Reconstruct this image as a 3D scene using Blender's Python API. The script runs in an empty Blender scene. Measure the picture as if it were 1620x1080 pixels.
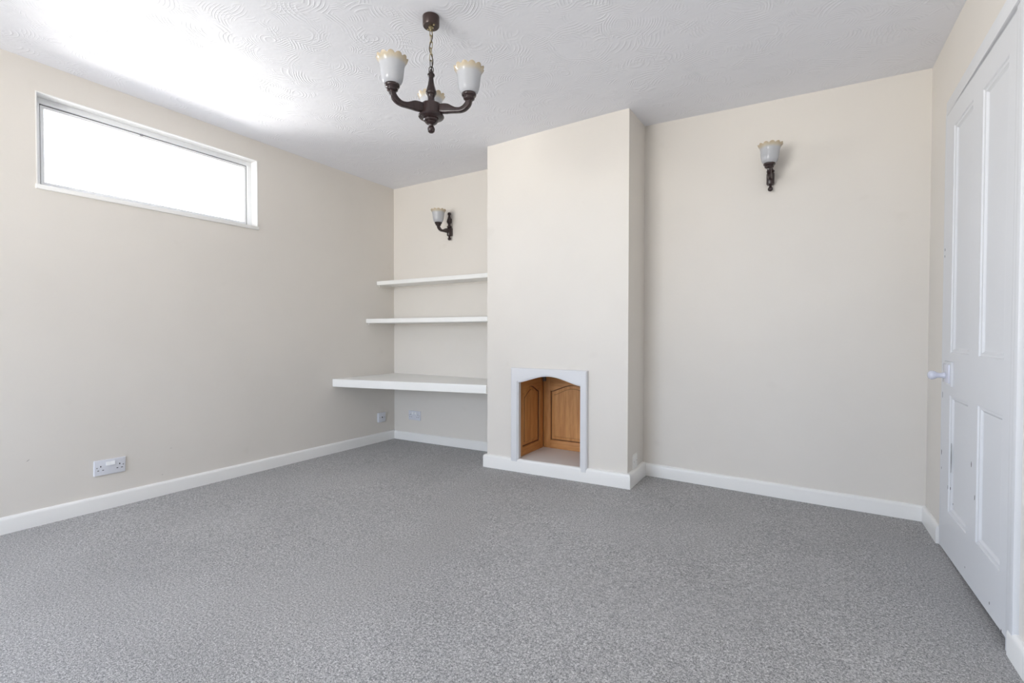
import bpy, bmesh, math, random
import numpy as np
from mathutils import Vector, Matrix
random.seed(7)
S = bpy.context.scene
COL = S.collection

# ------------------------------------------------------------------ camera
YAW, PITCH, ROLL, CAM_H = -0.54605, -0.01746, 0.00102, 1.00033
cam_d = bpy.data.cameras.new('camera'); cam = bpy.data.objects.new('camera', cam_d); COL.objects.link(cam)
cam_d.sensor_fit = 'HORIZONTAL'; cam_d.sensor_width = 36; cam_d.lens = 756.87 / 1620 * 36
cam_d.clip_start = 0.02
fw = Vector((math.sin(YAW)*math.cos(PITCH), math.cos(YAW)*math.cos(PITCH), math.sin(PITCH)))
rt = Vector((math.cos(YAW), -math.sin(YAW), 0)); up = rt.cross(fw)
rt2 = rt*math.cos(ROLL) + up*math.sin(ROLL); up2 = -rt*math.sin(ROLL) + up*math.cos(ROLL)
cam.matrix_world = Matrix(((rt2.x, up2.x, -fw.x, 0), (rt2.y, up2.y, -fw.y, 0), (rt2.z, up2.z, -fw.z, CAM_H), (0, 0, 0, 1)))
S.camera = cam

# ------------------------------------------------------------------ room measures (metres)
XL, XR = -3.392, 0.570          # left and right wall faces
YB, YB2 = 3.377, 3.319          # back wall: alcove part and right part
YC, CX1, CX2 = 2.969, -2.020, -0.944   # chimney breast face and its two sides
YF = -2.30                      # wall behind the camera
WY0, WY1, WZ0, WZ1 = 0.848, 2.024, 1.752, 2.248     # high window in the left wall
PX0, PX1, PZ0, PZ1 = -3.1, -1.2, 0.50, 2.15         # unseen window added behind the camera for light
LY0, LY1, LZ0, LZ1 = -1.75, -0.35, 0.06, 2.10         # unseen glazed garden doors added in the left wall for light
WT = 0.12

# ------------------------------------------------------------------ world, light, exposure
W = bpy.data.worlds.new('sky'); S.world = W; W.use_nodes = True
wn, wl = W.node_tree.nodes, W.node_tree.links
wn.clear()
wo = wn.new('ShaderNodeOutputWorld'); bg = wn.new('ShaderNodeBackground')
tc = wn.new('ShaderNodeTexCoord'); sx = wn.new('ShaderNodeSeparateXYZ'); cr = wn.new('ShaderNodeValToRGB')
mr = wn.new('ShaderNodeMapRange'); mr.inputs[1].default_value = -1; mr.inputs[2].default_value = 1
wl.new(tc.outputs['Generated'], sx.inputs[0]); wl.new(sx.outputs['Z'], mr.inputs[0]); wl.new(mr.outputs[0], cr.inputs[0])
e = cr.color_ramp.elements
e[0].position = 0.485; e[0].color = (1.0, 0.945, 0.91, 1)      # sunlit pale paving
e[1].position = 1.0; e[1].color = (0.40, 0.51, 0.76, 1)       # bright hazy sky
x = e.new(0.515); x.color = (0.58, 0.625, 0.72, 1)
wl.new(cr.outputs[0], bg.inputs[0]); bg.inputs[1].default_value = 17.5
wl.new(bg.outputs[0], wo.inputs[0])
S.view_settings.view_transform = 'Standard'; S.view_settings.look = 'None'
S.view_settings.gamma = 1; S.view_settings.exposure = 0.10; S.view_settings.use_curve_mapping = False

def portal(name, loc, rot, sx_, sy_):
    l = bpy.data.lights.new(name, 'AREA'); l.shape = 'RECTANGLE'; l.size = sx_; l.size_y = sy_
    l.cycles.is_portal = True
    o = bpy.data.objects.new(name, l); o.location = loc; o.rotation_euler = rot; COL.objects.link(o); return o
portal('daylight_portal', (XL-WT-.01, (WY0+WY1)/2, (WZ0+WZ1)/2), (0, -math.pi/2, 0), WZ1-WZ0, WY1-WY0)
portal('daylight_portal', (XL-WT-.01, (LY0+LY1)/2, (LZ0+LZ1)/2), (0, -math.pi/2, 0), LZ1-LZ0, LY1-LY0)
portal('daylight_portal', ((PX0+PX1)/2, YF-WT-.01, (PZ0+PZ1)/2), (math.pi/2, 0, 0), PX1-PX0, PZ1-PZ0)

# ------------------------------------------------------------------ materials
def nmat(name):
    m = bpy.data.materials.new(name); m.use_nodes = True
    nt = m.node_tree; b = nt.nodes['Principled BSDF']
    return m, nt, b
def N(nt, t, **k):
    n = nt.nodes.new(t)
    for a, v in k.items(): setattr(n, a, v)
    return n
def noise(nt, vec, scale, detail=2, rough=.5):
    n = N(nt, 'ShaderNodeTexNoise'); n.inputs['Scale'].default_value = scale
    n.inputs['Detail'].default_value = detail; n.inputs['Roughness'].default_value = rough
    nt.links.new(vec, n.inputs['Vector']); return n
def ramp(nt, fac, stops):
    r = N(nt, 'ShaderNodeValToRGB'); nt.links.new(fac, r.inputs[0]); e = r.color_ramp.elements
    while len(e) < len(stops): e.new(.5)
    for i, (p, c) in enumerate(stops):
        e[i].position = p; e[i].color = (*c, 1) if len(c) == 3 else c
    return r
def bump(nt, b, h, strength, dist):
    n = N(nt, 'ShaderNodeBump'); n.inputs['Strength'].default_value = strength; n.inputs['Distance'].default_value = dist
    nt.links.new(h, n.inputs['Height']); nt.links.new(n.outputs[0], b.inputs['Normal']); return n
def math_(nt, op, a, b=None, c=None):
    n = N(nt, 'ShaderNodeMath', operation=op)
    for i, v in enumerate((a, b, c)):
        if v is None: continue
        if isinstance(v, (int, float)): n.inputs[i].default_value = v
        else: nt.links.new(v, n.inputs[i])
    return n.outputs[0]

def paint(name, col, rough=.6, var=.03, bstr=.15, bscale=60, grub=True):
    m, nt, b = nmat(name)
    g = N(nt, 'ShaderNodeNewGeometry').outputs['Position']
    n1 = noise(nt, g, 1.7, 3); n2 = noise(nt, g, bscale, 4)
    r = ramp(nt, n1.outputs[0], [(.3, tuple(c*(1-var) for c in col)), (.7, tuple(min(1, c*(1+var*.4)) for c in col))])
    out = r.outputs[0]
    if grub:
        n3 = noise(nt, g, 5.5, 2); k = ramp(nt, n3.outputs[0], [(.70, (1, 1, 1)), (.80, (.955, .95, .945))])
        mx = N(nt, 'ShaderNodeMix', data_type='RGBA', blend_type='MULTIPLY'); mx.inputs[0].default_value = 1
        nt.links.new(out, mx.inputs[6]); nt.links.new(k.outputs[0], mx.inputs[7]); out = mx.outputs[2]
    nt.links.new(out, b.inputs['Base Color']); b.inputs['Roughness'].default_value = rough
    bump(nt, b, n2.outputs[0], bstr, .002)
    return m
M = {}
M['wall'] = paint('cream_emulsion', (0.79, 0.748, 0.69), .55)
M['gloss'] = paint('white_gloss_paint', (0.91, 0.90, 0.875), .32, .015, .12, 25, False)
M['shelf'] = paint('off_white_shelf_paint', (0.92, 0.91, 0.88), .4, .015, .1, 25, False)
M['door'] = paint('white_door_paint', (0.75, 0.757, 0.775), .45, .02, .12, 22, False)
M['upvc'] = paint('white_plastic_frame', (0.93, 0.94, 0.95), .3, .0, .0, 10, False)
M['surround'] = paint('pale_grey_white_paint', (0.76, 0.76, 0.775), .4, .015, .08, 30, False)
M['hearth'] = paint('grey_white_slab', (0.86, 0.845, 0.83), .6, .05, .15, 40, True)
M['plastic'] = paint('white_switch_plastic', (0.74, 0.75, 0.80), .35, .0, .0, 10, False)
M['gap_shade'] = paint('painted_gap_shade', (0.25, 0.25, 0.26), .6, .0, .0, 10, False)  # dark grey stands in for shade behind the niche lining

def ceiling_mat():
    m, nt, b = nmat('textured_ceiling_plaster')
    b.inputs['Specular IOR Level'].default_value = .25
    b.inputs['Base Color'].default_value = (0.87, 0.875, 0.915, 1); b.inputs['Roughness'].default_value = .6
    g = N(nt, 'ShaderNodeNewGeometry').outputs['Position']
    tot = None
    for sc, seed, fr in ((3.3, 0, 470), (4.6, 5.3, 560), (2.5, 11.7, 430), (3.8, 21.3, 500)):
        mp = N(nt, 'ShaderNodeMapping'); mp.inputs['Location'].default_value = (seed, seed*1.7, 0); mp.inputs['Scale'].default_value = (1, 1, 0)
        nt.links.new(g, mp.inputs['Vector'])
        wn_ = noise(nt, mp.outputs[0], 5, 2)
        ad = N(nt, 'ShaderNodeVectorMath', operation='MULTIPLY_ADD'); ad.inputs[1].default_value = (.05, .05, 0)
        nt.links.new(wn_.outputs['Color'], ad.inputs[0]); nt.links.new(mp.outputs[0], ad.inputs[2])
        v = N(nt, 'ShaderNodeTexVoronoi'); v.inputs['Scale'].default_value = sc; nt.links.new(ad.outputs[0], v.inputs['Vector'])
        # distance from the stroke's centre (the cell point shifted outwards) makes sets of comb arcs
        d = math_(nt, 'DIVIDE', v.outputs['Distance'], sc)
        w = math_(nt, 'SINE', math_(nt, 'MULTIPLY', d, fr))
        w = math_(nt, 'POWER', math_(nt, 'MULTIPLY_ADD', w, .5, .5), 3.5)
        k = noise(nt, mp.outputs[0], 7, 1)
        mask = ramp(nt, k.outputs[0], [(.54, (0, 0, 0)), (.66, (1, 1, 1))])
        far = ramp(nt, d, [(.02, (0, 0, 0)), (.05, (1, 1, 1))])
        t = math_(nt, 'MULTIPLY', math_(nt, 'MULTIPLY', w, mask.outputs[0]), far.outputs[0])
        tot = t if tot is None else math_(nt, 'MAXIMUM', tot, t)
    n = noise(nt, g, 45, 3); n0 = noise(nt, g, 9, 2)
    tot = math_(nt, 'ADD', tot, math_(nt, 'ADD', math_(nt, 'MULTIPLY', n.outputs[0], .35), math_(nt, 'MULTIPLY', n0.outputs[0], .8)))
    bump(nt, b, tot, .5, .0025)
    return m
M['ceiling'] = ceiling_mat()

def carpet_mat():
    m, nt, b = nmat('grey_twist_pile_carpet')
    g = N(nt, 'ShaderNodeNewGeometry').outputs['Position']
    n1 = noise(nt, g, 300, 3, .7); n2 = noise(nt, g, 120, 2, .6); n3 = noise(nt, g, 1.6, 3)
    a = math_(nt, 'ADD', math_(nt, 'MULTIPLY', n1.outputs[0], .68), math_(nt, 'MULTIPLY', n2.outputs[0], .32))
    r = ramp(nt, a, [(.34, (.105, .103, .104)), (.46, (.315, .308, .304)), (.53, (.50, .490, .482)), (.64, (.86, .845, .83))])
    k = ramp(nt, n3.outputs[0], [(.35, (.93, .93, .93)), (.65, (1.04, 1.04, 1.04))])
    mx = N(nt, 'ShaderNodeMix', data_type='RGBA', blend_type='MULTIPLY'); mx.inputs[0].default_value = 1
    nt.links.new(r.outputs[0], mx.inputs[6]); nt.links.new(k.outputs[0], mx.inputs[7])
    nt.links.new(mx.outputs[2], b.inputs['Base Color'])
    b.inputs['Roughness'].default_value = .95; b.inputs['Specular IOR Level'].default_value = .15
    b.inputs['Sheen Weight'].default_value = .15; b.inputs['Sheen Roughness'].default_value = .6
    bump(nt, b, a, .9, .006)
    return m
M['carpet'] = carpet_mat()

def wood(name, light, mid, dark, axis='Z', rough=.52, scale=1.0):
    m, nt, b = nmat(name)
    tcn = N(nt, 'ShaderNodeTexCoord'); mp = N(nt, 'ShaderNodeMapping')
    s = {'Z': (14, 14, 1.2), 'X': (1.2, 14, 14)}[axis]
    mp.inputs['Scale'].default_value = tuple(v*scale for v in s)
    nt.links.new(tcn.outputs['Object'], mp.inputs['Vector'])
    n1 = noise(nt, mp.outputs[0], 3.0, 5, .6); n2 = noise(nt, mp.outputs[0], 11, 3, .6)
    a = math_(nt, 'ADD', math_(nt, 'MULTIPLY', n1.outputs[0], .7), math_(nt, 'MULTIPLY', n2.outputs[0], .3))
    r = ramp(nt, a, [(.32, dark), (.5, mid), (.68, light)])
    nt.links.new(r.outputs[0], b.inputs['Base Color']); b.inputs['Roughness'].default_value = rough
    bump(nt, b, a, .06 if rough < .3 else .15, .0008)
    return m
M['oak'] = wood('honey_oak', (.76, .40, .155), (.64, .31, .105), (.50, .21, .062))
M['oak_x'] = wood('honey_oak_cross_grain', (.74, .385, .15), (.62, .295, .10), (.48, .20, .06), 'X')
M['oak_dark'] = wood('dark_oak_groove', (.24, .10, .035), (.18, .07, .024), (.12, .045, .015))  # darker oak colour that outlines the panel's groove and field step
M['dark'] = wood('dark_stained_turned_wood', (.042, .026, .026), (.034, .020, .020), (.024, .014, .014), 'Z', .27, 1.2)

def simple(name, col, rough, metal=0):
    m, nt, b = nmat(name); b.inputs['Base Color'].default_value = (*col, 1)
    b.inputs['Roughness'].default_value = rough; b.inputs['Metallic'].default_value = metal; return m
M['brass'] = simple('aged_brass', (.50, .42, .25), .3, 1)
M['bronze'] = simple('dark_bronze', (.10, .085, .07), .4, .8)
M['rose'] = simple('brown_metal_rose', (.055, .035, .032), .28, .3)
M['cable'] = simple('brown_flex', (.06, .045, .035), .5)
M['hole'] = simple('dark_opening', (.012, .012, .014), .6)  # near-black; also on the sheet blocking daylight behind the door
M['chip'] = simple('bare_dark_wood_chip', (.05, .04, .035), .7)
M['screw'] = simple('dull_screw', (.35, .35, .37), .4, .7)
M['hinge'] = simple('dull_steel_hinge', (.25, .24, .22), .4, .8)
M['rubber'] = simple('grey_gasket', (.12, .12, .12), .6)
M['knob'] = simple('white_porcelain', (.70, .71, .80), .12)

def glass_mat():
    m = bpy.data.materials.new('window_glass'); m.use_nodes = True; nt = m.node_tree; nt.nodes.clear()
    o = N(nt, 'ShaderNodeOutputMaterial'); t = N(nt, 'ShaderNodeBsdfTransparent'); t.inputs[0].default_value = (.96, .98, .98, 1)
    g = N(nt, 'ShaderNodeBsdfGlossy'); g.inputs['Roughness'].default_value = .02
    fr = N(nt, 'ShaderNodeFresnel'); fr.inputs[0].default_value = 1.45; mx = N(nt, 'ShaderNodeMixShader')
    nt.links.new(fr.outputs[0], mx.inputs[0]); nt.links.new(t.outputs[0], mx.inputs[1]); nt.links.new(g.outputs[0], mx.inputs[2])
    nt.links.new(mx.outputs[0], o.inputs[0]); return m
M['glass'] = glass_mat()

def opal_mat():
    m, nt, b = nmat('opal_glass_with_amber_rim')
    tcn = N(nt, 'ShaderNodeTexCoord'); s = N(nt, 'ShaderNodeSeparateXYZ'); nt.links.new(tcn.outputs['Object'], s.inputs[0])
    n = noise(nt, tcn.outputs['Object'], 30, 2)
    h = math_(nt, 'ADD', s.outputs['Z'], math_(nt, 'MULTIPLY_ADD', n.outputs[0], .012, -.006))
    r = ramp(nt, math_(nt, 'DIVIDE', h, .125), [(.0, (.73, .74, .77)), (.70, (.73, .74, .76)), (.82, (.76, .69, .56)), (1.0, (.72, .59, .40))])
    nt.links.new(r.outputs[0], b.inputs['Base Color']); b.inputs['Roughness'].default_value = .12
    out = nt.nodes['Material Output']; tr = N(nt, 'ShaderNodeBsdfTranslucent'); nt.links.new(r.outputs[0], tr.inputs[0])
    mx = N(nt, 'ShaderNodeMixShader'); mx.inputs[0].default_value = .42
    nt.links.new(b.outputs[0], mx.inputs[1]); nt.links.new(tr.outputs[0], mx.inputs[2]); nt.links.new(mx.outputs[0], out.inputs[0])
    return m
M['opal'] = opal_mat()

# ------------------------------------------------------------------ mesh helpers
def link(name, me, mat, parent=None, smooth=0):
    me.materials.append(M[mat] if isinstance(mat, str) else mat)
    if smooth:
        for p in me.polygons: p.use_smooth = True
        me.set_sharp_from_angle(angle=math.radians(smooth))
    o = bpy.data.objects.new(name, me); COL.objects.link(o)
    if parent is not None: o.parent = parent
    return o
def obj(name, bm, mat, parent=None, smooth=0, fix=True):
    if fix: bmesh.ops.recalc_face_normals(bm, faces=bm.faces)
    me = bpy.data.meshes.new(name); bm.to_mesh(me); bm.free()
    return link(name, me, mat, parent, smooth)
def tag(o, label=None, cat=None, group=None, kind=None):
    for k, v in (('label', label), ('category', cat), ('group', group), ('kind', kind)):
        if v: o[k] = v
    return o
def thing(name, label, cat, loc=(0, 0, 0), rz=0, group=None):
    o = bpy.data.objects.new(name, None); o.location = loc; o.rotation_euler = (0, 0, rz); o.empty_display_size = .05
    COL.objects.link(o); return tag(o, label, cat, group)
def box(bm, x0, x1, y0, y1, z0, z1, bev=0, seg=2):
    vs = [bm.verts.new((x, y, z)) for x in (x0, x1) for y in (y0, y1) for z in (z0, z1)]
    fs = [bm.faces.new([vs[i] for i in q]) for q in ((0, 1, 3, 2), (4, 6, 7, 5), (0, 4, 5, 1), (2, 3, 7, 6), (0, 2, 6, 4), (1, 5, 7, 3))]
    if bev:
        bmesh.ops.recalc_face_normals(bm, faces=fs)
        es = list({e for f in fs for e in f.edges})
        bmesh.ops.bevel(bm, geom=es, offset=bev, segments=seg, profile=.6, affect='EDGES', clamp_overlap=True)
    return bm
def lathe(bm, prof, n=32, cx=0, cy=0, sq=1.0, mod=None):
    rings = []
    for r, z in prof:
        ring = []
        for i in range(n):
            a = 2*math.pi*i/n; rr, zz = (r, z) if mod is None else mod(r, z, a)
            ring.append(bm.verts.new((cx+rr*math.cos(a), cy+rr*sq*math.sin(a), zz)))
        rings.append(ring)
    for a, b in zip(rings, rings[1:]):
        for i in range(n):
            bm.faces.new((a[i], a[(i+1) % n], b[(i+1) % n], b[i]))
    if mod is None:
        bm.faces.new(rings[0][::-1]); bm.faces.new(rings[-1])
    return bm
def tube(bm, pts, r, n=8, closed=False, sect=None):
    pts = [Vector(p) for p in pts]; L = len(pts); rings = []; prev = None
    for i, p in enumerate(pts):
        a = pts[(i-1) % L] if (closed or i) else pts[0]; b = pts[(i+1) % L] if (closed or i < L-1) else pts[-1]
        t = (b-a).normalized()
        if prev is None:
            u = t.orthogonal().normalized()
        else:
            u = (prev - t*prev.dot(t)).normalized()
        prev = u; v = t.cross(u)
        rings.append([bm.verts.new(p + (u*math.cos(2*math.pi*k/n) + v*math.sin(2*math.pi*k/n))*r) for k in range(n)])
    for i in range(L if closed else L-1):
        a, b = rings[i], rings[(i+1) % L]
        off = 0
        if closed and i == L-1:
            off = min(range(n), key=lambda o: (a[0].co-b[o].co).length)
        for k in range(n): bm.faces.new((a[k], a[(k+1) % n], b[(k+1+off) % n], b[(k+off) % n]))
    if not closed: bm.faces.new(rings[0][::-1]); bm.faces.new(rings[-1])
    return bm
def prism(bm, outline, f0, f1, mp):
    """outline list of (a,b); extruded between depth f0 and f1; mp(a,b,d)->xyz"""
    A = [bm.verts.new(mp(a, b, f0)) for a, b in outline]; B = [bm.verts.new(mp(a, b, f1)) for a, b in outline]
    n = len(outline); bm.faces.new(A[::-1]); bm.faces.new(B)
    for i in range(n): bm.faces.new((A[i], A[(i+1) % n], B[(i+1) % n], B[i]))
    return bm

# ------------------------------------------------------------------ slightly uneven floor and ceiling levels of an old house
class Surf:
    def __init__(s, pts):
        s.p = np.array([q[:2] for q in pts], float); z = np.array([q[2] for q in pts], float); s.m = z.mean()
        D = np.hypot(*(s.p[:, None]-s.p[None]).transpose(2, 0, 1)); s.w = np.linalg.solve(D, z-s.m)
    def __call__(s, x, y): return float(s.m + np.hypot(s.p[:, 0]-x, s.p[:, 1]-y) @ s.w)
zf = Surf([(-3.39, 3.377, -.022), (-2.3, 3.36, -.009), (-2.03, 2.95, -.002), (-.93, 2.95, .016), (-.93, 3.3, .016), (-.09, 3.3, .003),
           (.56, 3.3, -.003), (-3.39, 1.545, -.007), (-3.39, .7, 0), (.55, 2.03, 0), (.55, 1, 0), (-1.5, 1.2, 0), (-1.5, 2, 0), (-3.4, YF, 0), (.57, YF, 0)])
zc = Surf([(-3.39, 3.377, 2.388), (-2.28, 3.377, 2.389), (-2.02, 2.969, 2.385), (-.945, 2.969, 2.412), (-.94, 3.33, 2.430), (-.078, 3.319, 2.410),
           (.57, 3.32, 2.396), (-3.39, 1.09, 2.396), (-3.39, .72, 2.399), (.57, 2.7, 2.39), (-1.42, 1.646, 2.40), (-1.4, 0, 2.4), (-3.4, YF, 2.4), (.57, YF, 2.4)])

def sheet(name, fn, thick, mat, label=None):
    xs = np.linspace(XL-WT, XR+WT, 34); ys = np.linspace(YF-WT, YB+WT, 40); nx, ny = len(xs), len(ys)
    v = []; f = []
    for k in (0, thick):
        for yy in ys:
            for xx in xs: v.append((xx, yy, fn(xx, yy)+k))
    for k in (0, 1):
        for j in range(ny-1):
            for i in range(nx-1):
                a = k*nx*ny+j*nx+i; f.append((a, a+1, a+nx+1, a+nx) if (k == 0) == (thick < 0) else (a, a+nx, a+nx+1, a+1))
    T = nx*ny
    for i in range(nx-1):
        f.append((i, i+1, T+i+1, T+i)); q = (ny-1)*nx+i; f.append((q, T+q, T+q+1, q+1))
    for j in range(ny-1):
        q = j*nx; f.append((q, T+q, T+q+nx, q+nx)); q += nx-1; f.append((q, q+nx, T+q+nx, T+q))
    me = bpy.data.meshes.new(name); me.from_pydata(v, [], f); me.update()
    o = link(name, me, mat, None, 20); return tag(o, label, kind='structure')
sheet('floor', zf, -.10, 'carpet', 'mid-grey speckled twist pile carpet fitted wall to wall')
sheet('ceiling', zc, .10, 'ceiling', 'white plaster ceiling with combed swirl relief')

def wall_strip(bm, A, B, n, thick=WT, hole=None, step=.12):
    """vertical wall from plan point A to B, face on that line, thickness along n; hole=(s0,s1,z0,z1)"""
    A = Vector((*A, 0)); B = Vector((*B, 0)); n = Vector((*n, 0)); L = (B-A).length; t = (B-A)/L
    ss = set(np.round(np.linspace(0, L, max(2, int(L/step)+1)), 5))
    if hole: ss |= {hole[0], hole[1]}
    ss = sorted(ss)
    def zrow(s, k):
        p = A+t*s; z0, z1 = zf(p.x, p.y)-.004, zc(p.x, p.y)+.004
        if not hole: return (z0, z1)[k]
        return (z0, hole[2], hole[3], z1)[k]
    nk = 4 if hole else 2; G = []
    for d in (0, thick):
        g = []
        for s in ss:
            p = A+t*s+n*d; g.append([bm.verts.new((p.x, p.y, zrow(s, k))) for k in range(nk)])
        G.append(g)
    inh = lambda i, k: hole and k == 1 and hole[0]-1e-6 <= ss[i] and ss[i+1] <= hole[1]+1e-6
    for d in (0, 1):
        g = G[d]
        for i in range(len(ss)-1):
            for k in range(nk-1):
                if inh(i, k): continue
                q = (g[i][k], g[i+1][k], g[i+1][k+1], g[i][k+1]); bm.faces.new(q if d == 0 else q[::-1])
    a, b = G
    for i in range(len(ss)-1):
        bm.faces.new((a[i][0], b[i][0], b[i+1][0], a[i+1][0])); bm.faces.new((a[i][-1], a[i+1][-1], b[i+1][-1], b[i][-1]))
        if inh(i, 1):
            bm.faces.new((a[i][1], a[i+1][1], b[i+1][1], b[i][1])); bm.faces.new((a[i][2], b[i][2], b[i+1][2], a[i+1][2]))
    for i, s in enumerate(ss):
        if i in (0, len(ss)-1):
            for k in range(nk-1): bm.faces.new((a[i][k], a[i][k+1], b[i][k+1], b[i][k]))
        elif hole and (abs(s-hole[0]) < 1e-6 or abs(s-hole[1]) < 1e-6):
            bm.faces.new((a[i][1], a[i][2], b[i][2], b[i][1]))
    return bm
def wall(name, strips, label):
    bm = bmesh.new()
    for s in strips: wall_strip(bm, *s[:3], **(s[3] if len(s) > 3 else {}))
    return tag(obj(name, bm, 'wall'), label, kind='structure')

wall('wall_left', [((XL, YF), (XL, .5), (-1, 0), dict(hole=(LY0-YF, LY1-YF, LZ0, LZ1))), ((XL, .5), (XL, YB), (-1, 0), dict(hole=(WY0-.5, WY1-.5, WZ0, WZ1)))], 'long cream wall with the high window')
wall('wall_back', [((XL-WT, YB), (CX1+.01, YB), (0, 1)), ((CX2-.01, YB2), (XR+WT, YB2), (0, 1))], 'cream back wall either side of the chimney breast')
DY0, DY1, DZ = 2.093, 2.968, 2.014
wall('wall_right', [((XR, YF), (XR, YB2), (1, 0), dict(hole=(DY0-YF, DY1-YF, -.03, DZ)))], 'cream right wall holding the panelled door')
wall('wall_front', [((XL-WT, YF), (XR+WT, YF), (0, -1), dict(hole=(PX0-XL+WT, PX1-XL+WT, PZ0, PZ1)))], 'cream wall behind the camera')
# chimney breast: front with the niche opening, two returns
NX0, NX1, NZ0, NZ1, NYB = -1.778, -1.222, .088, .712, 3.400
wall('wall_chimney', [((CX1, YC), (CX2, YC), (0, 1), dict(hole=(NX0-CX1, NX1-CX1, NZ0, NZ1), thick=.10, step=.25)),
                      ((CX1, YC+.10), (CX1, YB), (1, 0), dict(thick=.10)), ((CX2, YC+.10), (CX2, YB2), (-1, 0), dict(thick=.10))],
     'cream chimney breast with an arched niche at its foot')

# ------------------------------------------------------------------ baseboards
def baseboard(name, path, h, t, label, ends=None, mat='gloss'):
    """path: plan points along the wall face, room on the left-hand side of travel... offset given by normals"""
    prof = [(0, 0), (t, 0), (t, h-.016), (t-.002, h-.008), (t-.006, h-.003), (t-.011, h), (0, h)]
    P = [Vector(p) for p in path]; n = len(P); bm = bmesh.new(); secs = []
    segs = [(P[i+1]-P[i]).normalized() for i in range(n-1)]; nor = [Vector((s.y, -s.x)) for s in segs]
    hs = h if callable(h) else None
    for i in range(n-1):
        L = (P[i+1]-P[i]).length; m = max(1, int(L/.15))
        for j in range(m+1):
            if j == m and i < n-2: continue
            if j == 0 and i > 0:
                off = (nor[i-1]+nor[i]) / (1+nor[i-1].dot(nor[i]))
            else: off = nor[i]
            p = P[i]+(P[i+1]-P[i])*(j/m); row = []
            for d, z in prof:
                q = p+off*d; row.append(bm.verts.new((q.x, q.y, z + zf(p.x+off.x*t, p.y+off.y*t) - (.004 if z == 0 else 0))))
            secs.append(row)
    k = len(prof)
    for a, b in zip(secs, secs[1:]):
        for j in range(k): bm.faces.new((a[j], a[(j+1) % k], b[(j+1) % k], b[j]))
    bm.faces.new(secs[0]); bm.faces.new(secs[-1][::-1])
    return tag(obj(name, bm, mat, None, 35), label, kind='structure')
T = .018
baseboard('baseboard_left', [(XL, LY1+.01), (XL, YB-.0)], .083, T, 'white skirting along the left wall')
baseboard('baseboard_back', [(XL+T, YB), (CX1, YB)], .078, T, 'white skirting at the back of the shelved alcove')
baseboard('baseboard_chimney', [(CX1, YB-T), (CX1, YC), (CX2, YC), (CX2, YB2-T)], .094, .024, 'white skirting wrapped round the chimney breast')
baseboard('baseboard_back', [(CX2, YB2), (XR, YB2)], .085, T, 'white skirting along the back wall right of the chimney breast')
baseboard('baseboard_right', [(XR, YB2-T), (XR, 2.992)], .085, T, 'short white skirting between the corner and the door')
baseboard('baseboard_right', [(XR, 2.062), (XR, YF)], .085, T, 'white skirting on the near side of the door')
baseboard('baseboard_front', [(XR, YF), (XL, YF)], .085, T, 'white skirting behind the camera')

# ------------------------------------------------------------------ high window in the left wall
win = thing('window_1', 'wide shallow white framed window high in the left wall', 'window', (XL, (WY0+WY1)/2, WZ0)); win['kind'] = 'structure'; del win['category']
def wb(name, mat, *a, **k):
    bm = bmesh.new(); box(bm, *a, **k); o = obj(name, bm, mat, win, 30)
    o.data.transform(Matrix.Translation(-Vector(win.location))); return o
ft, fd = .034, .070
def ring_frame(name, mat, y0, y1, z0, z1, w, xa, xb, bev=.004):
    bm = bmesh.new()
    box(bm, xa, xb, y0, y1, z1-w, z1, bev); box(bm, xa, xb, y0, y1, z0, z0+w, bev)
    box(bm, xa, xb, y0, y0+w, z0+w-.001, z1-w+.001, bev); box(bm, xa, xb, y1-w, y1, z0+w-.001, z1-w+.001, bev)
    o = obj(name, bm, mat, win, 30); o.data.transform(Matrix.Translation(-Vector(win.location))); return o
# reveal lining boards
wb('reveal_lining', 'gloss', XL-fd, XL+.001, WY0-.0, WY1, WZ1-.005, WZ1)
wb('reveal_lining', 'gloss', XL-fd, XL+.001, WY0, WY0+.005, WZ0, WZ1-.005)
wb('reveal_lining', 'gloss', XL-fd, XL+.001, WY1-.005, WY1, WZ0, WZ1-.005)
ring_frame('window_frame', 'upvc', WY0, WY1, WZ0, WZ1, ft, XL-fd-.045, XL-fd)
ring_frame('gasket', 'rubber', WY0+ft, WY1-ft, WZ0+ft, WZ1-ft, .0025, XL-fd-.030, XL-fd-.012, 0)
ring_frame('sash', 'upvc', WY0+ft+.004, WY1-ft-.004, WZ0+ft+.004, WZ1-ft-.004, .016, XL-fd-.035, XL-fd-.010, .003)
wb('pane', 'glass', XL-fd-.026, XL-fd-.022, WY0+ft+.01, WY1-ft-.01, WZ0+ft+.01, WZ1-ft-.01)
wb('window_sill', 'gloss', XL-fd-.01, XL+.010, WY0-.004, WY1+.004, WZ0-.006, WZ0+.018, bev=.004)
wb('catch', 'screw', XL-fd-.012, XL-fd-.004, 1.335, 1.350, WZ1-ft-.010, WZ1-ft+.002, bev=.002)

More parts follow.
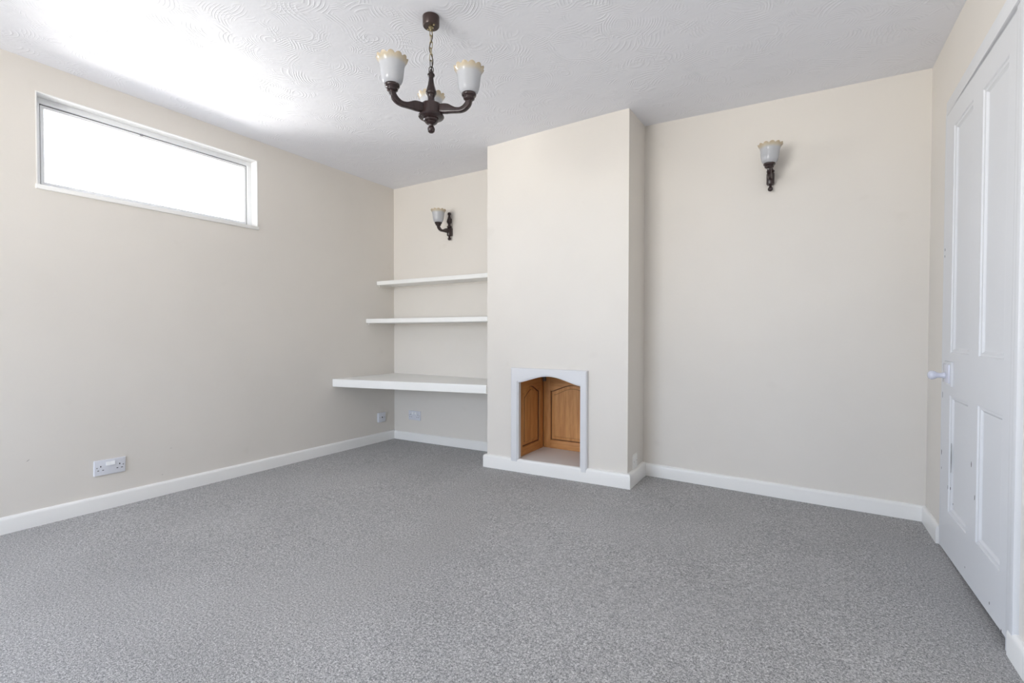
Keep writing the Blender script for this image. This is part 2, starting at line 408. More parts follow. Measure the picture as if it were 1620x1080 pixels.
# unseen, added to light the room: window behind the camera, garden doors beside it
def glazed(name, label, loc, boxes_frame, boxes_pane):
    w_ = thing(name, label, 'window', loc); w_['kind'] = 'structure'; del w_['category']
    for nm, mat, lst in (('window_frame', 'upvc', boxes_frame), ('pane', 'glass', boxes_pane)):
        for bx in lst:
            bm = bmesh.new(); box(bm, *bx, bev=.004 if nm == 'window_frame' else 0); o = obj(nm, bm, mat, w_, 30); o.data.transform(Matrix.Translation(-Vector(loc)))
def leafs(a0, a1, n, z0, z1, w, d0, d1, p0, p1, swap):
    fr, pa = [], []; cuts = [a0+(a1-a0)*i/n for i in range(n+1)]
    def bb(a, b, c, d, e, f): return (c, d, a, b, e, f) if swap else (a, b, c, d, e, f)
    for i, c in enumerate(cuts):
        lo = c if i == 0 else c-w/2; hi = c if i == n else c+w/2
        if i == 0: hi = c+w
        if i == n: lo = c-w
        fr.append(bb(lo, hi, d0, d1, z0, z1))
    for z in ((z0, z0+w), (z1-w, z1)): fr.append(bb(a0+w, a1-w, d0+.002, d1-.002, *z))
    for i in range(n):
        pa.append(bb(cuts[i]+(w if i == 0 else w/2), cuts[i+1]-(w if i == n-1 else w/2), p0, p1, z0+w, z1-w))
    return fr, pa
glazed('added_window', 'unseen white framed window added behind the camera to light the room', ((PX0+PX1)/2, YF, PZ0), *leafs(PX0, PX1, 2, PZ0, PZ1, .06, YF-.09, YF-.03, YF-.062, YF-.058, False))
glazed('added_garden_doors', 'unseen white glazed garden doors added beside the camera to light the room', (XL, (LY0+LY1)/2, LZ0), *leafs(LY0, LY1, 2, LZ0, LZ1, .07, XL-.09, XL-.03, XL-.062, XL-.058, True))

# ------------------------------------------------------------------ door in the right wall
XD = .563
door = thing('door_1', 'white painted four panel door with scuffed edges and a round knob', 'door', (XD, DY1-.003, .014)); door['kind'] = 'structure'; del door['category']
def dpart(name, bm, mat, smooth=30, parent=None):
    o = obj(name, bm, mat, parent or door, smooth); o.data.transform(Matrix.Translation(-Vector(door.location))); return o
Y0, Y1, Z0, Z1 = DY0+.003, DY1-.003, .018, 2.008
PAN = [(2.556, 2.835, .912, 1.922), (2.172, 2.436, .912, 1.905), (2.556, 2.835, .200, .728), (2.172, 2.436, .213, .734)]
bm = bmesh.new()
# leaf: stiles, rails and muntins as one painted body (grid with recessed cells left open)
ys = sorted({Y0, Y1, 2.172, 2.436, 2.556, 2.835}); XB = XD+.036
def slab(y0, y1, z0, z1): box(bm, XD, XB, y0, y1, z0, z1)
slab(Y0, 2.172, Z0, Z1); slab(2.835, Y1, Z0, Z1); slab(2.436, 2.556, Z0, Z1)
slab(2.172, 2.436, Z0, .213); slab(2.172, 2.436, .734, .912); slab(2.172, 2.436, 1.905, Z1)
slab(2.556, 2.835, Z0, .200); slab(2.556, 2.835, .728, .912); slab(2.556, 2.835, 1.922, Z1)
for v in bm.verts:
    if abs(v.co.z-Z0) < 1e-6: v.co.z = .030 - .025*(v.co.y-Y0)/(Y1-Y0)
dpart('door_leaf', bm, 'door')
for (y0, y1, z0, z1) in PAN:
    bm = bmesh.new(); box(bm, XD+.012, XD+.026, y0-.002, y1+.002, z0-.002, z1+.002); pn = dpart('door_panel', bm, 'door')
    # stepped moulding mitred around the panel
    bm = bmesh.new(); prof = [(0, .0005), (.003, .0), (.006, .004), (.016, .005), (.020, .010), (.024, .012), (.024, .013), (0, .013)]
    cs = [(y0, z0, 1, 1), (y1, z0, -1, 1), (y1, z1, -1, -1), (y0, z1, 1, -1)]; rows = []
    for cy, cz, sy, sz in cs: rows.append([bm.verts.new((XD+x_, cy+sy*a, cz+sz*a)) for a, x_ in prof])
    for i in range(4):
        a, b = rows[i], rows[(i+1) % 4]
        for j in range(len(prof)-1): bm.faces.new((a[j], a[j+1], b[j+1], b[j]))
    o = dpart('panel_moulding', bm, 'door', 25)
# rim lock back plate, cover plate, knob
bm = bmesh.new(); box(bm, XD-.008, XD+.001, 2.783, 2.905, .766, .876, bev=.003); plate = dpart('lock_plate', bm, 'door')
bm = bmesh.new(); box(bm, XD-.014, XD-.007, 2.796, 2.895, .780, .864, bev=.005)
o = dpart('cover_plate', bm, 'knob', 30, plate); tag(o, 'raised white inner lock plate')
bm = bmesh.new()
lathe(bm, [(.013, .012), (.0145, .015), (.0135, .020), (.0115, .024), (.0110, .034), (.0125, .041), (.016, .046), (.0195, .053), (.0205, .060), (.0185, .067), (.012, .0725), (.004, .0745)], 28)
bm.transform(Matrix.Translation((XD, 2.852, .812)) @ Matrix.Rotation(-math.pi/2, 4, 'Y'))
tag(dpart('door_knob', bm, 'knob', 40), 'white round porcelain knob')
# paint chips and knocks
bm = bmesh.new()
def chip(y, z, w, h, x=XD, tilt=0):
    pts = []
    for k in range(7):
        a = 2*math.pi*k/7; r = .75+.5*random.random()
        pts.append((y+w*r*math.cos(a)+tilt*math.sin(a)*h, z+h*r*math.sin(a)))
    prism(bm, pts, x-.0004, x+.0006, lambda a, b, d: (d, a, b))
for a in ((2.838, .312, .003, .010), (2.50, .495, .0035, .012), (2.452, .379, .003, .010), (2.561, .067, .002, .004),
          (2.268, .064, .003, .006), (2.961, .714, .0025, .016), (2.962, .446, .003, .012), (2.960, .37, .002, .006), (2.960, 1.39, .003, .007), (2.960, 1.36, .003, .006), (2.15, .03, .003, .006)): chip(*a)
chip(2.813, .43, .0018, .052, XD+.0035); chip(2.811, .47, .0012, .05, XD+.0035); chip(2.818, .312, .003, .006, XD+.004); chip(2.80, .25, .002, .004, XD+.010)
tag(dpart('paint_chip', bm, 'chip', 0), 'dark knocks through the white paint', kind='stuff')
# casing round the door
def trim(name, label, *boxes):
    bm = bmesh.new()
    for b in boxes: box(bm, *b[:6], bev=b[6] if len(b) > 6 else .003)
    return tag(obj(name, bm, 'door', None, 30), label, kind='structure')
bm = bmesh.new(); box(bm, XR-.022, XR+.002, 2.0285, 2.985, DZ, DZ+.062, bev=.004)
for v in bm.verts:
    if v.co.x < XR-.01: v.co.x += .016*(v.co.y-2.028)/(2.985-2.028)
box(bm, XR-.006, XR+.03, 2.062, 2.972, DZ-.002, DZ+.012, bev=.002)
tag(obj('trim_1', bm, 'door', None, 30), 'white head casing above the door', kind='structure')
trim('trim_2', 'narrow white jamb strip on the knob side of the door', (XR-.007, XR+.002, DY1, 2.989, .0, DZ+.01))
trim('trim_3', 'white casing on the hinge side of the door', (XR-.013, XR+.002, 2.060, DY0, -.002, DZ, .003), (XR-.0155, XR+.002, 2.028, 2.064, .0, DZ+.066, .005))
# added near-black sheet, keeps daylight out of the gap round the leaf
bm = bmesh.new(); box(bm, XR+.045, XR+.075, DY0-.03, DY1+.03, -.03, DZ+.03)
tag(obj('door_light_block', bm, 'hole'), 'added near-black sheet behind the door leaf that blocks daylight', kind='structure')

# ------------------------------------------------------------------ alcove shelves
def shelf(name, label, y_front, ztop, th, yend=None, batten=True, group=None):
    t_ = thing(name, label, 'shelf', (XL, YB, ztop-th), 0, group)
    ye = y_front if yend is None else yend
    bm = bmesh.new(); n = 14
    X0, X1 = XL+.001, CX1-.001
    out = [(X0, YB-.001), (X0, y_front), (X1, ye), (X1, YB-.001)]
    out = [(a-XL, b-YB) for a, b in out]
    prism(bm, out, 0, th, lambda a, b, d: (a, b, d))
    bmesh.ops.recalc_face_normals(bm, faces=bm.faces)
    es = [e for e in bm.edges if abs(e.verts[0].co.z-e.verts[1].co.z) < 1e-6 and max(v.co.y for v in e.verts) < -.1 and abs(e.verts[0].co.x-e.verts[1].co.x) > .5]
    bmesh.ops.bevel(bm, geom=es, offset=.007, segments=3, profile=.6, affect='EDGES')
    obj('shelf_board', bm, 'shelf', t_, 30)
    if batten:
        y1_ = y_front+.018-YB
        bm = bmesh.new(); box(bm, .001, .016, y1_, -.001, -.016, 0, bev=.002); obj('side_batten', bm, 'wall', t_, 30)
        bm = bmesh.new(); box(bm, .016, CX1-XL-.016, -.014, -.001, -.014, 0, bev=.002); obj('back_batten', bm, 'wall', t_, 30)
        bm = bmesh.new(); box(bm, CX1-XL-.016, CX1-XL-.001, y1_, -.001, -.016, 0, bev=.002); obj('side_batten', bm, 'wall', t_, 30)
    return t_
shelf('alcove_shelf', 'topmost white painted shelf in the alcove, under the small wall light', 3.158, 1.481, .038)
shelf('alcove_shelf', 'middle white painted shelf in the alcove, between top shelf and desk', 3.028, 1.129, .040)
dk = shelf('alcove_desk', 'thick white desk-height shelf at the bottom of the alcove with a slanting front', 2.662, .612, .067, 2.952, False)
dk['category'] = 'desk'

# ------------------------------------------------------------------ arched niche: surround, hearth slab, oak door linings
def arch(x0, x1, z_sh, z_ap, n=22, sh=.0):
    """cathedral arch from (x0,z_sh) to (x1,z_sh): small flat shoulders, ogee, round top"""
    pts = []; c = (x0+x1)/2; hw = (x1-x0)/2
    for i in range(n+1):
        u = -1+2*i/n; a = abs(u)
        s = min(1, a/.95); z = z_sh+(z_ap-z_sh)*(.45*(.5+.5*math.cos(math.pi*s))+.55*(1-s*s))
        pts.append((c+u*hw, z))
    return pts
sur = thing('fireplace_surround', 'pale grey-white painted arched frame around the oak-lined niche', 'fireplace surround', ((NX0+NX1)/2, YC, .075))
bm = bmesh.new()
ox0, ox1, oz0, oz1 = -1.801, -1.212, .078, .752
ix0, ix1 = -1.737, -1.262
A = arch(ix0, ix1, .648, .700)
def frame_mesh(bm, inner, outer, y0, y1, bevel_in):
    """inner/outer: matching point lists (open, from left foot to right foot)"""
    ring = []
    for (a, b), (c, d) in zip(inner, outer):
        ring.append([(a, y1, b), (a, y0+bevel_in, b), (a+(0), y0+bevel_in, b), (c, y0+.006, d), (c, y1, d)])
    return ring
inner = [(ix0, oz0)] + A + [(ix1, oz0)]
k = len(A)
outer = [(ox0, oz0)] + [(ox0+(ox1-ox0)*i/(k-1), oz1) for i in range(k)] + [(ox1, oz0)]
# intermediate outlines: inner edge, small raised bead offset from it, outer bevel start, outer edge
def lerp(p, q, t): return (p[0]+(q[0]-p[0])*t, p[1]+(q[1]-p[1])*t)
def inset(pts, d):
    out = []
    for i, p in enumerate(pts):
        a = Vector(pts[max(0, i-1)]); b = Vector(pts[min(len(pts)-1, i+1)]); t = (b-a).normalized(); nrm = Vector((-t.y, t.x))
        out.append((p[0]+nrm.x*d, p[1]+nrm.y*d))
    return out
in2 = inset(inner, .010); in2[0] = (ix0-.010, oz0); in2[1] = (ix0-.010, A[0][1]+.010); in2[-2] = (ix1+.010, A[-1][1]+.010); in2[-1] = (ix1+.010, oz0)
def sh_(pts, dx):
    o = []
    for i, (x_, z_) in enumerate(pts):
        if i == 0: o.append((ox0+dx, z_))
        elif i == len(pts)-1: o.append((ox1-dx, z_))
        else: o.append((ox0+dx+(ox1-ox0-2*dx)*(i-1)/(k-1), oz1-dx))
    return o
yf = YC-.026
layers = [(inner, YC+.012), (inner, yf+.008), (in2, yf+.006), (in2, yf), (sh_(outer, .010), yf), (sh_(outer, .003), yf+.004), (outer, yf+.012), (outer, YC)]
V = [[bm.verts.new((p[0], y_, p[1])) for p in pts] for pts, y_ in layers]
for a, b in zip(V, V[1:]):
    for i in range(len(a)-1): bm.faces.new((a[i], a[i+1], b[i+1], b[i]))
for a, b in ((V[-1], V[0]),):
    for i in range(len(a)-1): bm.faces.new((a[i], a[i+1], b[i+1], b[i]))
bm.faces.new([v[0] for v in V]); bm.faces.new([v[-1] for v in V][::-1])
# fix the shoulder: outer top corners are square
o = obj('arched_frame', bm, 'surround', sur, 25); o.data.transform(Matrix.Translation(-Vector(sur.location)))

bm = bmesh.new(); box(bm, NX0+.001, NX1-.001, YC+.002, NYB, .074, .0945)
tag(obj('hearth_slab', bm, 'hearth'), 'flat pale grey slab forming the floor of the niche', 'hearth')
# plaster lining box of the niche, coloured dark as shade in the hollow
bm = bmesh.new()
box(bm, NX0-.02, NX1+.02, YC+.101, NYB+.04, NZ1, NZ1+.03); box(bm, NX0-.03, NX0-.022+.004, YC+.101, NYB+.04, .07, NZ1)
box(bm, NX1+.018, NX1+.03, YC+.101, NYB+.04, .07, NZ1); box(bm, NX0-.03, NX1+.03, NYB+.002, NYB+.04, .07, NZ1); box(bm, NX0-.02, NX1+.02, YC+.101, NYB+.04, .04, .0735)
tag(obj('trim_5', bm, 'gap_shade'), 'plaster box behind the niche lining, dark grey standing for shade', kind='structure')

def oak_door(name, label, w, h, loc, rz, ap=.055):
    """raised panel door lying in local XZ plane, facing -Y, lower left corner at loc"""
    t_ = thing(name, label, 'wooden panel', loc, rz)
    st, th = .058, .020; z0, z1 = .062, h-.096-ap
    for a, b in ((0, st), (w-st, w)):
        bm = bmesh.new(); box(bm, a, b, 0, th, 0, h, bev=.003); obj('stile', bm, 'oak', t_, 30)
    bm = bmesh.new(); box(bm, st, w-st, .0008, th, 0, z0, bev=.0015); obj('bottom_rail', bm, 'oak_x', t_, 30)
    A = arch(st, w-st, z1, z1+ap, 20)
    bm = bmesh.new(); prism(bm, [(st, h)] + A + [(w-st, h)], .0008, th, lambda a, b, d: (a, d, b)); obj('top_rail', bm, 'oak_x', t_, 20)
    # raised and fielded panel
    A0 = [(st, z0)] + A + [(w-st, z0)]
    c = Vector((w/2, (z0+z1)/2))
    def shrink(d):
        A_ = arch(st+d, w-st-d, z1-d, z1+ap-d, 20); return [(st+d, z0+d)] + A_ + [(w-st-d, z0+d)]
    lay = [(shrink(-.004), .014), (shrink(.001), .006), (shrink(.004), .006), (shrink(.007), .0135), (shrink(.010), .0135), (shrink(.032), .008), (shrink(.034), .0045)]
    bm = bmesh.new(); V = [[bm.verts.new((p[0], y_, p[1])) for p in pts] for pts, y_ in lay]
    for a, b in zip(V, V[1:]):
        for i in range(len(a)): bm.faces.new((a[i], a[(i+1) % len(a)], b[(i+1) % len(a)], b[i]))
    bm.faces.new(V[-1])
    bk = [bm.verts.new((p[0], .018, p[1])) for p in lay[0][0]]
    for i in range(len(bk)): bm.faces.new((V[0][i], bk[i], bk[(i+1) % len(bk)], V[0][(i+1) % len(bk)]))
    bm.faces.new(bk[::-1])
    bmesh.ops.recalc_face_normals(bm, faces=bm.faces); bm.faces.ensure_lookup_table(); L_ = len(A0)
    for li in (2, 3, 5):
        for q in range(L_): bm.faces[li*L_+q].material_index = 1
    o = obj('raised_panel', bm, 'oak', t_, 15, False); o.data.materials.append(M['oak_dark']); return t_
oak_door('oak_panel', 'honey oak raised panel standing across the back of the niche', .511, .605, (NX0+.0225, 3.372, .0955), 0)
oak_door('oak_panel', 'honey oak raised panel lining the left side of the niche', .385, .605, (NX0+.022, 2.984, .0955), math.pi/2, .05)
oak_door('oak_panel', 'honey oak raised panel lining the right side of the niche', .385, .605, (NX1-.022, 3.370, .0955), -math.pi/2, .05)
# hinge fitting at the top corner
hf = thing('cabinet_hinge', 'small dull metal hinge left in the top corner between the oak panels', 'hinge', (NX0+.026, 3.366, .640))
bm = bmesh.new(); box(bm, 0, .022, -.012, .005, -.018, .018, bev=.003); obj('hinge_body', bm, 'hinge', hf, 30)
bm = bmesh.new(); lathe(bm, [(.0035, -.02), (.0035, .02)], 10, .004, -.014); obj('hinge_pin', bm, 'hinge', hf, 40)

# ------------------------------------------------------------------ sockets and plates (built facing -Y, origin on the wall at the plate's centre)
def plate_bm(w, h, d):
    bm = bmesh.new(); lay = [(0, 0), (0, .6*d), (.002, .9*d), (.005, d)]
    V = []
    for ins, y_ in lay:
        a, b = w/2-ins, h/2-ins; V.append([bm.verts.new((x_, -y_, z_)) for x_, z_ in ((-a, -b), (a, -b), (a, b), (-a, b))])
    for p, q in zip(V, V[1:]):
        for i in range(4): bm.faces.new((p[i], p[(i+1) % 4], q[(i+1) % 4], q[i]))
    bm.faces.new(V[-1]); bm.faces.new(V[0][::-1]); return bm
def slot(root, x_, z_, w, h, d, name='pin_slot', mat='hole'):
    bm = bmesh.new(); box(bm, x_-w/2, x_+w/2, -d-.0006, -d+.002, z_-h/2, z_+h/2, bev=.0004, seg=1); return obj(name, bm, mat, root)
def screw(root, x_, z_, d):
    bm = bmesh.new(); lathe(bm, [(.0035, 0), (.0035, .0012), (.002, .0016)], 12); bm.transform(Matrix.Translation((x_, -d+.0004, z_)) @ Matrix.Rotation(math.pi/2, 4, 'X'))
    return obj('screw', bm, 'screw', root, 40)
def double_socket(label, loc, rot, two=False):
    t_ = thing('double_socket', label, 'socket', loc); t_.rotation_euler = rot; d = .010
    obj('face_plate', plate_bm(.147, .086, d), 'plastic', t_, 30)
    for s in (-1, 1):
        cx = s*.044
        slot(t_, cx, .010-.002, .0045, .009, d); slot(t_, cx-.011, -.014, .008, .004, d); slot(t_, cx+.011, -.014, .008, .004, d)
        screw(t_, s*.061, .002, d)
    for cx in ((-.016, .016) if two else (-.0105, .0105)):
        bm = bmesh.new(); w = .0100; zc_ = .022 if two else .020
        vs = [(cx-w, -d, zc_-.010), (cx+w, -d, zc_-.010), (cx+w, -d, zc_+.010), (cx-w, -d, zc_+.010), (cx-w, -d-.0065, zc_-.010), (cx+w, -d-.0065, zc_-.010), (cx+w, -d-.0025, zc_+.010), (cx-w, -d-.0025, zc_+.010)]
        vv = [bm.verts.new(v) for v in vs]
        for q in ((0, 1, 2, 3), (4, 7, 6, 5), (0, 4, 5, 1), (1, 5, 6, 2), (2, 6, 7, 3), (3, 7, 4, 0)): bm.faces.new([vv[i] for i in q])
        obj('rocker_switch', bm, 'upvc', t_)
    return t_
double_socket('white double socket low on the left wall under the window', (XL, 1.1365, .2345), (0, math.radians(1.0), math.pi/2))
double_socket('small white double socket on the back wall under the desk-height shelf', (-3.124, YB, .2225), (0, 0, 0), True)
# single outlet in the corner on the left wall
so = thing('aerial_outlet', 'small square box outlet with one dark hole, low on the left wall by the corner', 'socket', (XL, 3.200, .2085)); so.rotation_euler = (0, 0, math.pi/2)
obj('back_box', plate_bm(.084, .084, .012), 'plastic', so, 30)
b_ = plate_bm(.088, .088, .009); b_.transform(Matrix.Translation((0, -.012, 0))); obj('face_plate', b_, 'plastic', so, 30)
bm = bmesh.new(); lathe(bm, [(.0065, 0), (.0065, .0012)], 14); bm.transform(Matrix.Translation((0, -.0209, .0)) @ Matrix.Rotation(math.pi/2, 4, 'X')); obj('outlet_hole', bm, 'hole', so)
for s in (-1, 1): screw(so, s*.030, 0, .021)
bp = thing('blank_plate', 'painted-over square plate on the side of the chimney breast just above the skirting', 'wall plate', (CX2, 3.110, .158)); bp.rotation_euler = (0, 0, math.pi/2)
obj('face_plate', plate_bm(.092, .090, .008), 'shelf', bp, 30)
for s in (-1, 1): screw(bp, s*.030, 0, .008)

# ------------------------------------------------------------------ lamps
SHADE_H = .118
def shade_bm():
    prof = [(.024, 0), (.031, .003), (.0385, .012), (.0435, .026), (.0465, .044), (.0485, .064), (.0505, .084), (.0535, .098), (.0580, .108), (.0625, .115), (.0640, .120)]
    def mod(r, z, a):
        k = max(0, (z-.086)/.034); lob = abs(math.cos(a*6))**.8
        return r*(1+.085*k*(lob-.5)), .006 + z*.905 + .009*k*(lob-.6)
    bm = bmesh.new(); lathe(bm, prof, 96, mod=mod)
    inn = [(r-.0025, max(z, .003)-.0) for r, z in prof[::-1]]
    inn[-1] = (.001, .004)
    r0 = len(bm.verts)-96; bm.verts.ensure_lookup_table(); last = [bm.verts[r0+i] for i in range(96)]
    rings = [last]
    for r, z in inn:
        ring = []
        for i in range(96):
            a = 2*math.pi*i/96; rr, zz = mod(r, z, a); ring.append(bm.verts.new((rr*math.cos(a), rr*math.sin(a), zz)))
        rings.append(ring)
    for a, b in zip(rings, rings[1:]):
        for i in range(96): bm.faces.new((a[i], a[(i+1) % 96], b[(i+1) % 96], b[i]))
    bm.verts.ensure_lookup_table(); bm.faces.new([bm.verts[i] for i in range(96)][::-1]); bm.faces.new(rings[-1])
    return bm
_b = shade_bm(); bmesh.ops.recalc_face_normals(_b, faces=_b.faces)
SHADE = bpy.data.meshes.new('glass_shade'); _b.to_mesh(SHADE); _b.free(); SHADE.materials.append(M['opal'])
for p in SHADE.polygons: p.use_smooth = True
SHADE.set_sharp_from_angle(angle=math.radians(50))
_b = bmesh.new(); lathe(_b, [(.012, -.020), (.018, -.017), (.0235, -.013), (.0245, -.009), (.0225, -.006), (.0225, -.004), (.0285, -.001), (.0315, .004), (.0315, .009), (.0290, .014), (.022, .0155), (.010, .0155)], 36)
bmesh.ops.recalc_face_normals(_b, faces=_b.faces)
CUP = bpy.data.meshes.new('shade_cup'); _b.to_mesh(CUP); _b.free(); CUP.materials.append(M['dark'])
for p in CUP.polygons: p.use_smooth = True
_b = bmesh.new(); lathe(_b, [(.004, .016), (.010, .018), (.010, .055), (.008, .058), (.012, .066), (.017, .080), (.015, .094), (.006, .102)], 20)
bmesh.ops.recalc_face_normals(_b, faces=_b.faces)
BULB = bpy.data.meshes.new('bulb'); _b.to_mesh(BULB); _b.free(); BULB.materials.append(M['knob'])
for p in BULB.polygons: p.use_smooth = True

def arm_bm(path):
    """path of (r, z, half height, half width) swept with a rounded rectangle"""
    # catmull-rom resample
    P = np.array(path, float); out = []
    for i in range(len(P)-1):
        p0, p1, p2, p3 = P[max(0, i-1)], P[i], P[i+1], P[min(len(P)-1, i+2)]
        for t in np.linspace(0, 1, 6, endpoint=False):
            out.append(.5*((2*p1)+(-p0+p2)*t+(2*p0-5*p1+4*p2-p3)*t*t+(-p0+3*p1-3*p2+p3)*t**3))
    out.append(P[-1]); P = np.array(out); bm = bmesh.new(); rings = []
    for i, (r, z, hh, hw) in enumerate(P):
        a = P[max(0, i-1)][:2]; b = P[min(len(P)-1, i+1)][:2]; t = (b-a)/np.hypot(*(b-a)); n = np.array([-t[1], t[0]])
        ring = []
        for k in range(16):
            ang = 2*math.pi*(k+.5)/16; c, s = math.cos(ang), math.sin(ang)
            u = math.copysign(abs(c)**.45, c)*hw; v = math.copysign(abs(s)**.45, s)*hh
            ring.append(bm.verts.new((r+n[0]*v, u, z+n[1]*v)))
        rings.append(ring)
    for a, b in zip(rings, rings[1:]):
        for k in range(16): bm.faces.new((a[k], a[(k+1) % 16], b[(k+1) % 16], b[k]))
    bm.faces.new(rings[0][::-1]); bm.faces.new(rings[-1]); bmesh.ops.recalc_face_normals(bm, faces=bm.faces); return bm

# chandelier
CHX, CHY = -1.422, 1.646
ch = thing('chandelier', 'dark turned wood three-arm chandelier with frilled white glass shades hanging on a chain', 'chandelier', (CHX, CHY, 1.889))
Z = lambda z: z-1.889
bm = bmesh.new(); lathe(bm, [(.0335, Z(2.357)), (.0365, Z(2.361)), (.0368, Z(2.399)), (.0355, Z(2.4005))], 40); obj('ceiling_rose', bm, 'rose', ch, 40)
bm = bmesh.new(); lathe(bm, [(.003, Z(2.340)), (.006, Z(2.343)), (.0065, Z(2.350)), (.011, Z(2.353)), (.011, Z(2.358))], 20); tag(obj('rose_boss', bm, 'brass', ch, 40), 'small brass boss under the ceiling rose')
for s in (-1, 1):
    bm = bmesh.new(); lathe(bm, [(.003, Z(2.3535)), (.0045, Z(2.355)), (.0045, Z(2.358))], 12, s*.022, s*-.006); obj('rose_screw', bm, 'brass', ch, 40)
# chain: long brass links, then two dark ones at the bottom
def link_bm(zc_, hl, hw, r, ang, lean=0):
    pts = []
    for k in range(20):
        a = 2*math.pi*k/20; x_ = hw*math.cos(a); z_ = (hl-hw)*(1 if math.sin(a) > 0 else -1)*(1 if abs(math.sin(a)) > .15 else abs(math.sin(a))/.15) + hw*math.sin(a)
        pts.append((x_*math.cos(ang)+lean*z_, x_*math.sin(ang), zc_+z_))
    bm = bmesh.new(); tube(bm, pts, r, 6, True); return bm
zz = 2.345; cfg = [(.0150, .0060, .0017, 0.2), (.0160, .0060, .0017, 1.8), (.0160, .0060, .0017, .35), (.0160, .0060, .0017, 1.9), (.0160, .0060, .0017, .5), (.0165, .0068, .0019, 1.6), (.0150, .0092, .0021, .6)]
top = 2.346
for i, (hl, hw, r, a) in enumerate(cfg):
    c_ = top-hl; top = c_-hl+.0045
    obj('chain_link', link_bm(Z(c_), hl, hw, r, a, .05*(-1)**i), 'brass' if i < 5 else 'bronze', ch, 60)
pts = []
for i in range(40):
    t = i/39; z_ = 2.345-(2.345-2.168)*t; pts.append((.010*math.sin(t*9.0+.4)*math.sin(t*math.pi)+.0035*math.sin(t*math.pi), .004*math.cos(t*7), Z(z_)))
bm = bmesh.new(); tube(bm, pts, .0022, 8); tag(obj('cable', bm, 'cable', ch, 60), 'thin brown flex threaded through the chain')
bm = bmesh.new()
lathe(bm, [(.0035, Z(2.172)), (.0055, Z(2.165)), (.0085, Z(2.157)), (.0150, Z(2.149)), (.0165, Z(2.144)), (.0150, Z(2.140)), (.0110, Z(2.137)), (.0105, Z(2.130)), (.0118, Z(2.118)), (.0150, Z(2.100)),
           (.0200, Z(2.082)), (.0232, Z(2.071)), (.0238, Z(2.065)), (.0215, Z(2.060)), (.0185, Z(2.058)), (.0190, Z(2.055)), (.0160, Z(2.050)), (.0145, Z(2.043)), (.0155, Z(2.034)), (.0190, Z(2.024)), (.0225, Z(2.019)), (.0225, Z(2.014)), (.019, Z(2.012))][::-1], 40)
obj('turned_column', bm, 'dark', ch, 50)
bm = bmesh.new()
lathe(bm, [(.010, Z(1.926)), (.022, Z(1.931)), (.0265, Z(1.935)), (.0250, Z(1.939)), (.0315, Z(1.942)), (.0340, Z(1.947)), (.0320, Z(1.951)), (.0400, Z(1.953)), (.0540, Z(1.957)), (.0570, Z(1.961)), (.0560, Z(1.966)),
           (.0480, Z(1.968)), (.0475, Z(2.008)), (.0450, Z(2.013)), (.020, Z(2.0145))], 48)
obj('hub', bm, 'dark', ch, 35)
bm = bmesh.new(); lathe(bm, [(.003, Z(1.889)), (.009, Z(1.891)), (.0145, Z(1.896)), (.0168, Z(1.904)), (.0160, Z(1.911)), (.0125, Z(1.917)), (.0085, Z(1.920)), (.0090, Z(1.923)), (.0110, Z(1.927))], 32); obj('ball_finial', bm, 'dark', ch, 50)
ARM = [(.040, 1.990, .019, .012), (.060, 1.9885, .021, .0125), (.080, 1.986, .0205, .0125), (.100, 1.981, .0155, .012), (.122, 1.976, .0115, .0115), (.145, 1.975, .0110, .0115), (.165, 1.982, .0125, .0120), (.180, 1.996, .0130, .0125), (.186, 2.010, .0125, .0125), (.187, 2.017, .012, .0125)]
for ang, dz in ((250.66, .002), (10.66, -.010), (130.66, -.003)):
    bmx = arm_bm([(r, Z(z+dz*max(0, (r-.05)/.136)), hh, hw) for r, z, hh, hw in ARM])
    a = math.radians(ang); bmx.transform(Matrix.Rotation(a, 4, 'Z'))
    am = obj('arm', bmx, 'dark', ch, 40)
    loc = (.186*math.cos(a), .186*math.sin(a), Z(2.030+dz))
    for nm, me, dd in (('shade_cup', CUP, 0), ('glass_shade', SHADE, .002), ('bulb', BULB, 0)):
        o = bpy.data.objects.new(nm, me); o.parent = am; o.location = (loc[0], loc[1], loc[2]+dd); o.rotation_euler = (0, 0, ang*.03); COL.objects.link(o)
        if nm == 'glass_shade': o['label'] = 'white opal glass shade with amber frilled rim'

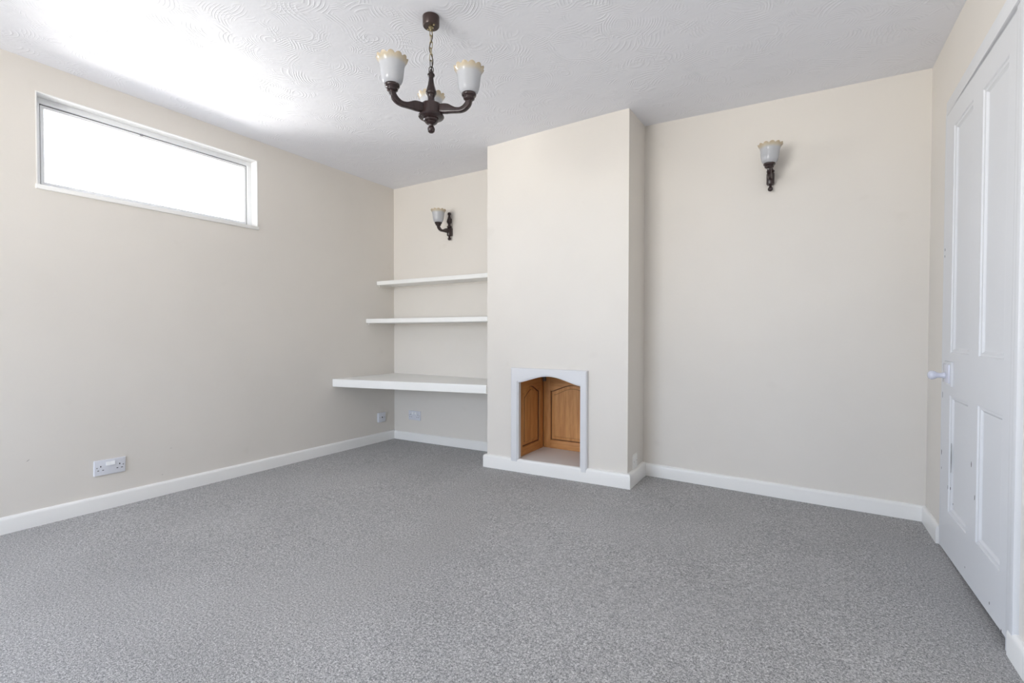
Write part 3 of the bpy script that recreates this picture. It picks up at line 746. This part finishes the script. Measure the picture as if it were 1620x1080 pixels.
# wall lights
def wall_light(label, loc, reach, lean=0):
    t_ = thing('wall_light', label, 'wall light', loc, 0, 'matching wall lights')     # origin on the wall at the foot of the spindle
    ay = -.026; q = [(.003, 0), (.009, .002), (.0130, .007), (.0142, .014), (.0125, .021), (.0075, .027), (.0065, .031), (.010, .036), (.0195, .040), (.0215, .046), (.0215, .102), (.0205, .108), (.014, .111),
         (.0215, .116), (.0220, .121), (.0170, .126), (.0125, .134), (.0125, .144), (.0190, .152), (.0225, .160), (.0228, .168), (.0190, .182), (.0135, .198), (.0100, .212), (.0095, .220), (.0140, .226), (.0162, .234), (.0140, .242), (.0070, .247), (.002, .248)]
    bm = bmesh.new(); lathe(bm, q, 36, 0, ay); obj('turned_spindle', bm, 'dark', t_, 40)
    bm = bmesh.new(); box(bm, -.017, .017, ay+.004, 0, .040, .108, bev=.002); obj('mounting_block', bm, 'dark', t_, 30); bm = bmesh.new(); box(bm, -.009, .009, ay+.004, 0, .155, .195, bev=.002); obj('mounting_block', bm, 'dark', t_, 30)
    s = (reach-.012)/.147; base = 1.985
    path = [(.012+(r-.040)*s, .078+(z-base)*.90, hh*.92, hw*.95) for r, z, hh, hw in ARM]
    bmx = arm_bm(path); bmx.transform(Matrix.Translation((0, ay, 0)) @ Matrix.Rotation(-math.pi/2, 4, 'Z')); am = obj('arm', bmx, 'dark', t_, 40)
    zc_ = .078+(2.030-base)*.90
    for nm, me, dd in (('shade_cup', CUP, 0), ('glass_shade', SHADE, .002), ('bulb', BULB, 0)):
        o = bpy.data.objects.new(nm, me); o.parent = am; o.location = (lean*dd*8, ay-reach, zc_+dd); o.rotation_euler = (0, lean, .2); COL.objects.link(o)
        if nm == 'glass_shade': o['label'] = 'white opal glass shade with amber frilled rim'
    return t_
wall_light('dark wood wall light with frilled glass shade in the shelved alcove', (-2.688, YB, 1.822), .150)
wall_light('dark wood wall light with frilled glass shade on the wall right of the chimney breast', (-.176, YB2, 1.858), .128, math.radians(2))

# ------------------------------------------------------------------ small scuffs on the left wall
bm = bmesh.new()
def scuff(y, z, w, h, rot):
    pts = []
    for k in range(8):
        a = 2*math.pi*k/8; r = .8+.4*random.random(); u, v = w*r*math.cos(a), h*r*math.sin(a)
        pts.append((y+u*math.cos(rot)-v*math.sin(rot), z+u*math.sin(rot)+v*math.cos(rot)))
    prism(bm, pts, XL, XL+.0004, lambda a, b, d: (d, a, b))
scuff(.80, .345, .008, .002, .7); scuff(1.45, .275, .006, .0012, .2); scuff(1.40, .12, .003, .003, 0)
sc_ = obj('wall_scuff', bm, simple('grey_scuff', (.50, .47, .43), .7)); tag(sc_, 'small grey scuffs on the left wall near the socket', kind='stuff')
sc_.parent = bpy.data.objects['wall_left']
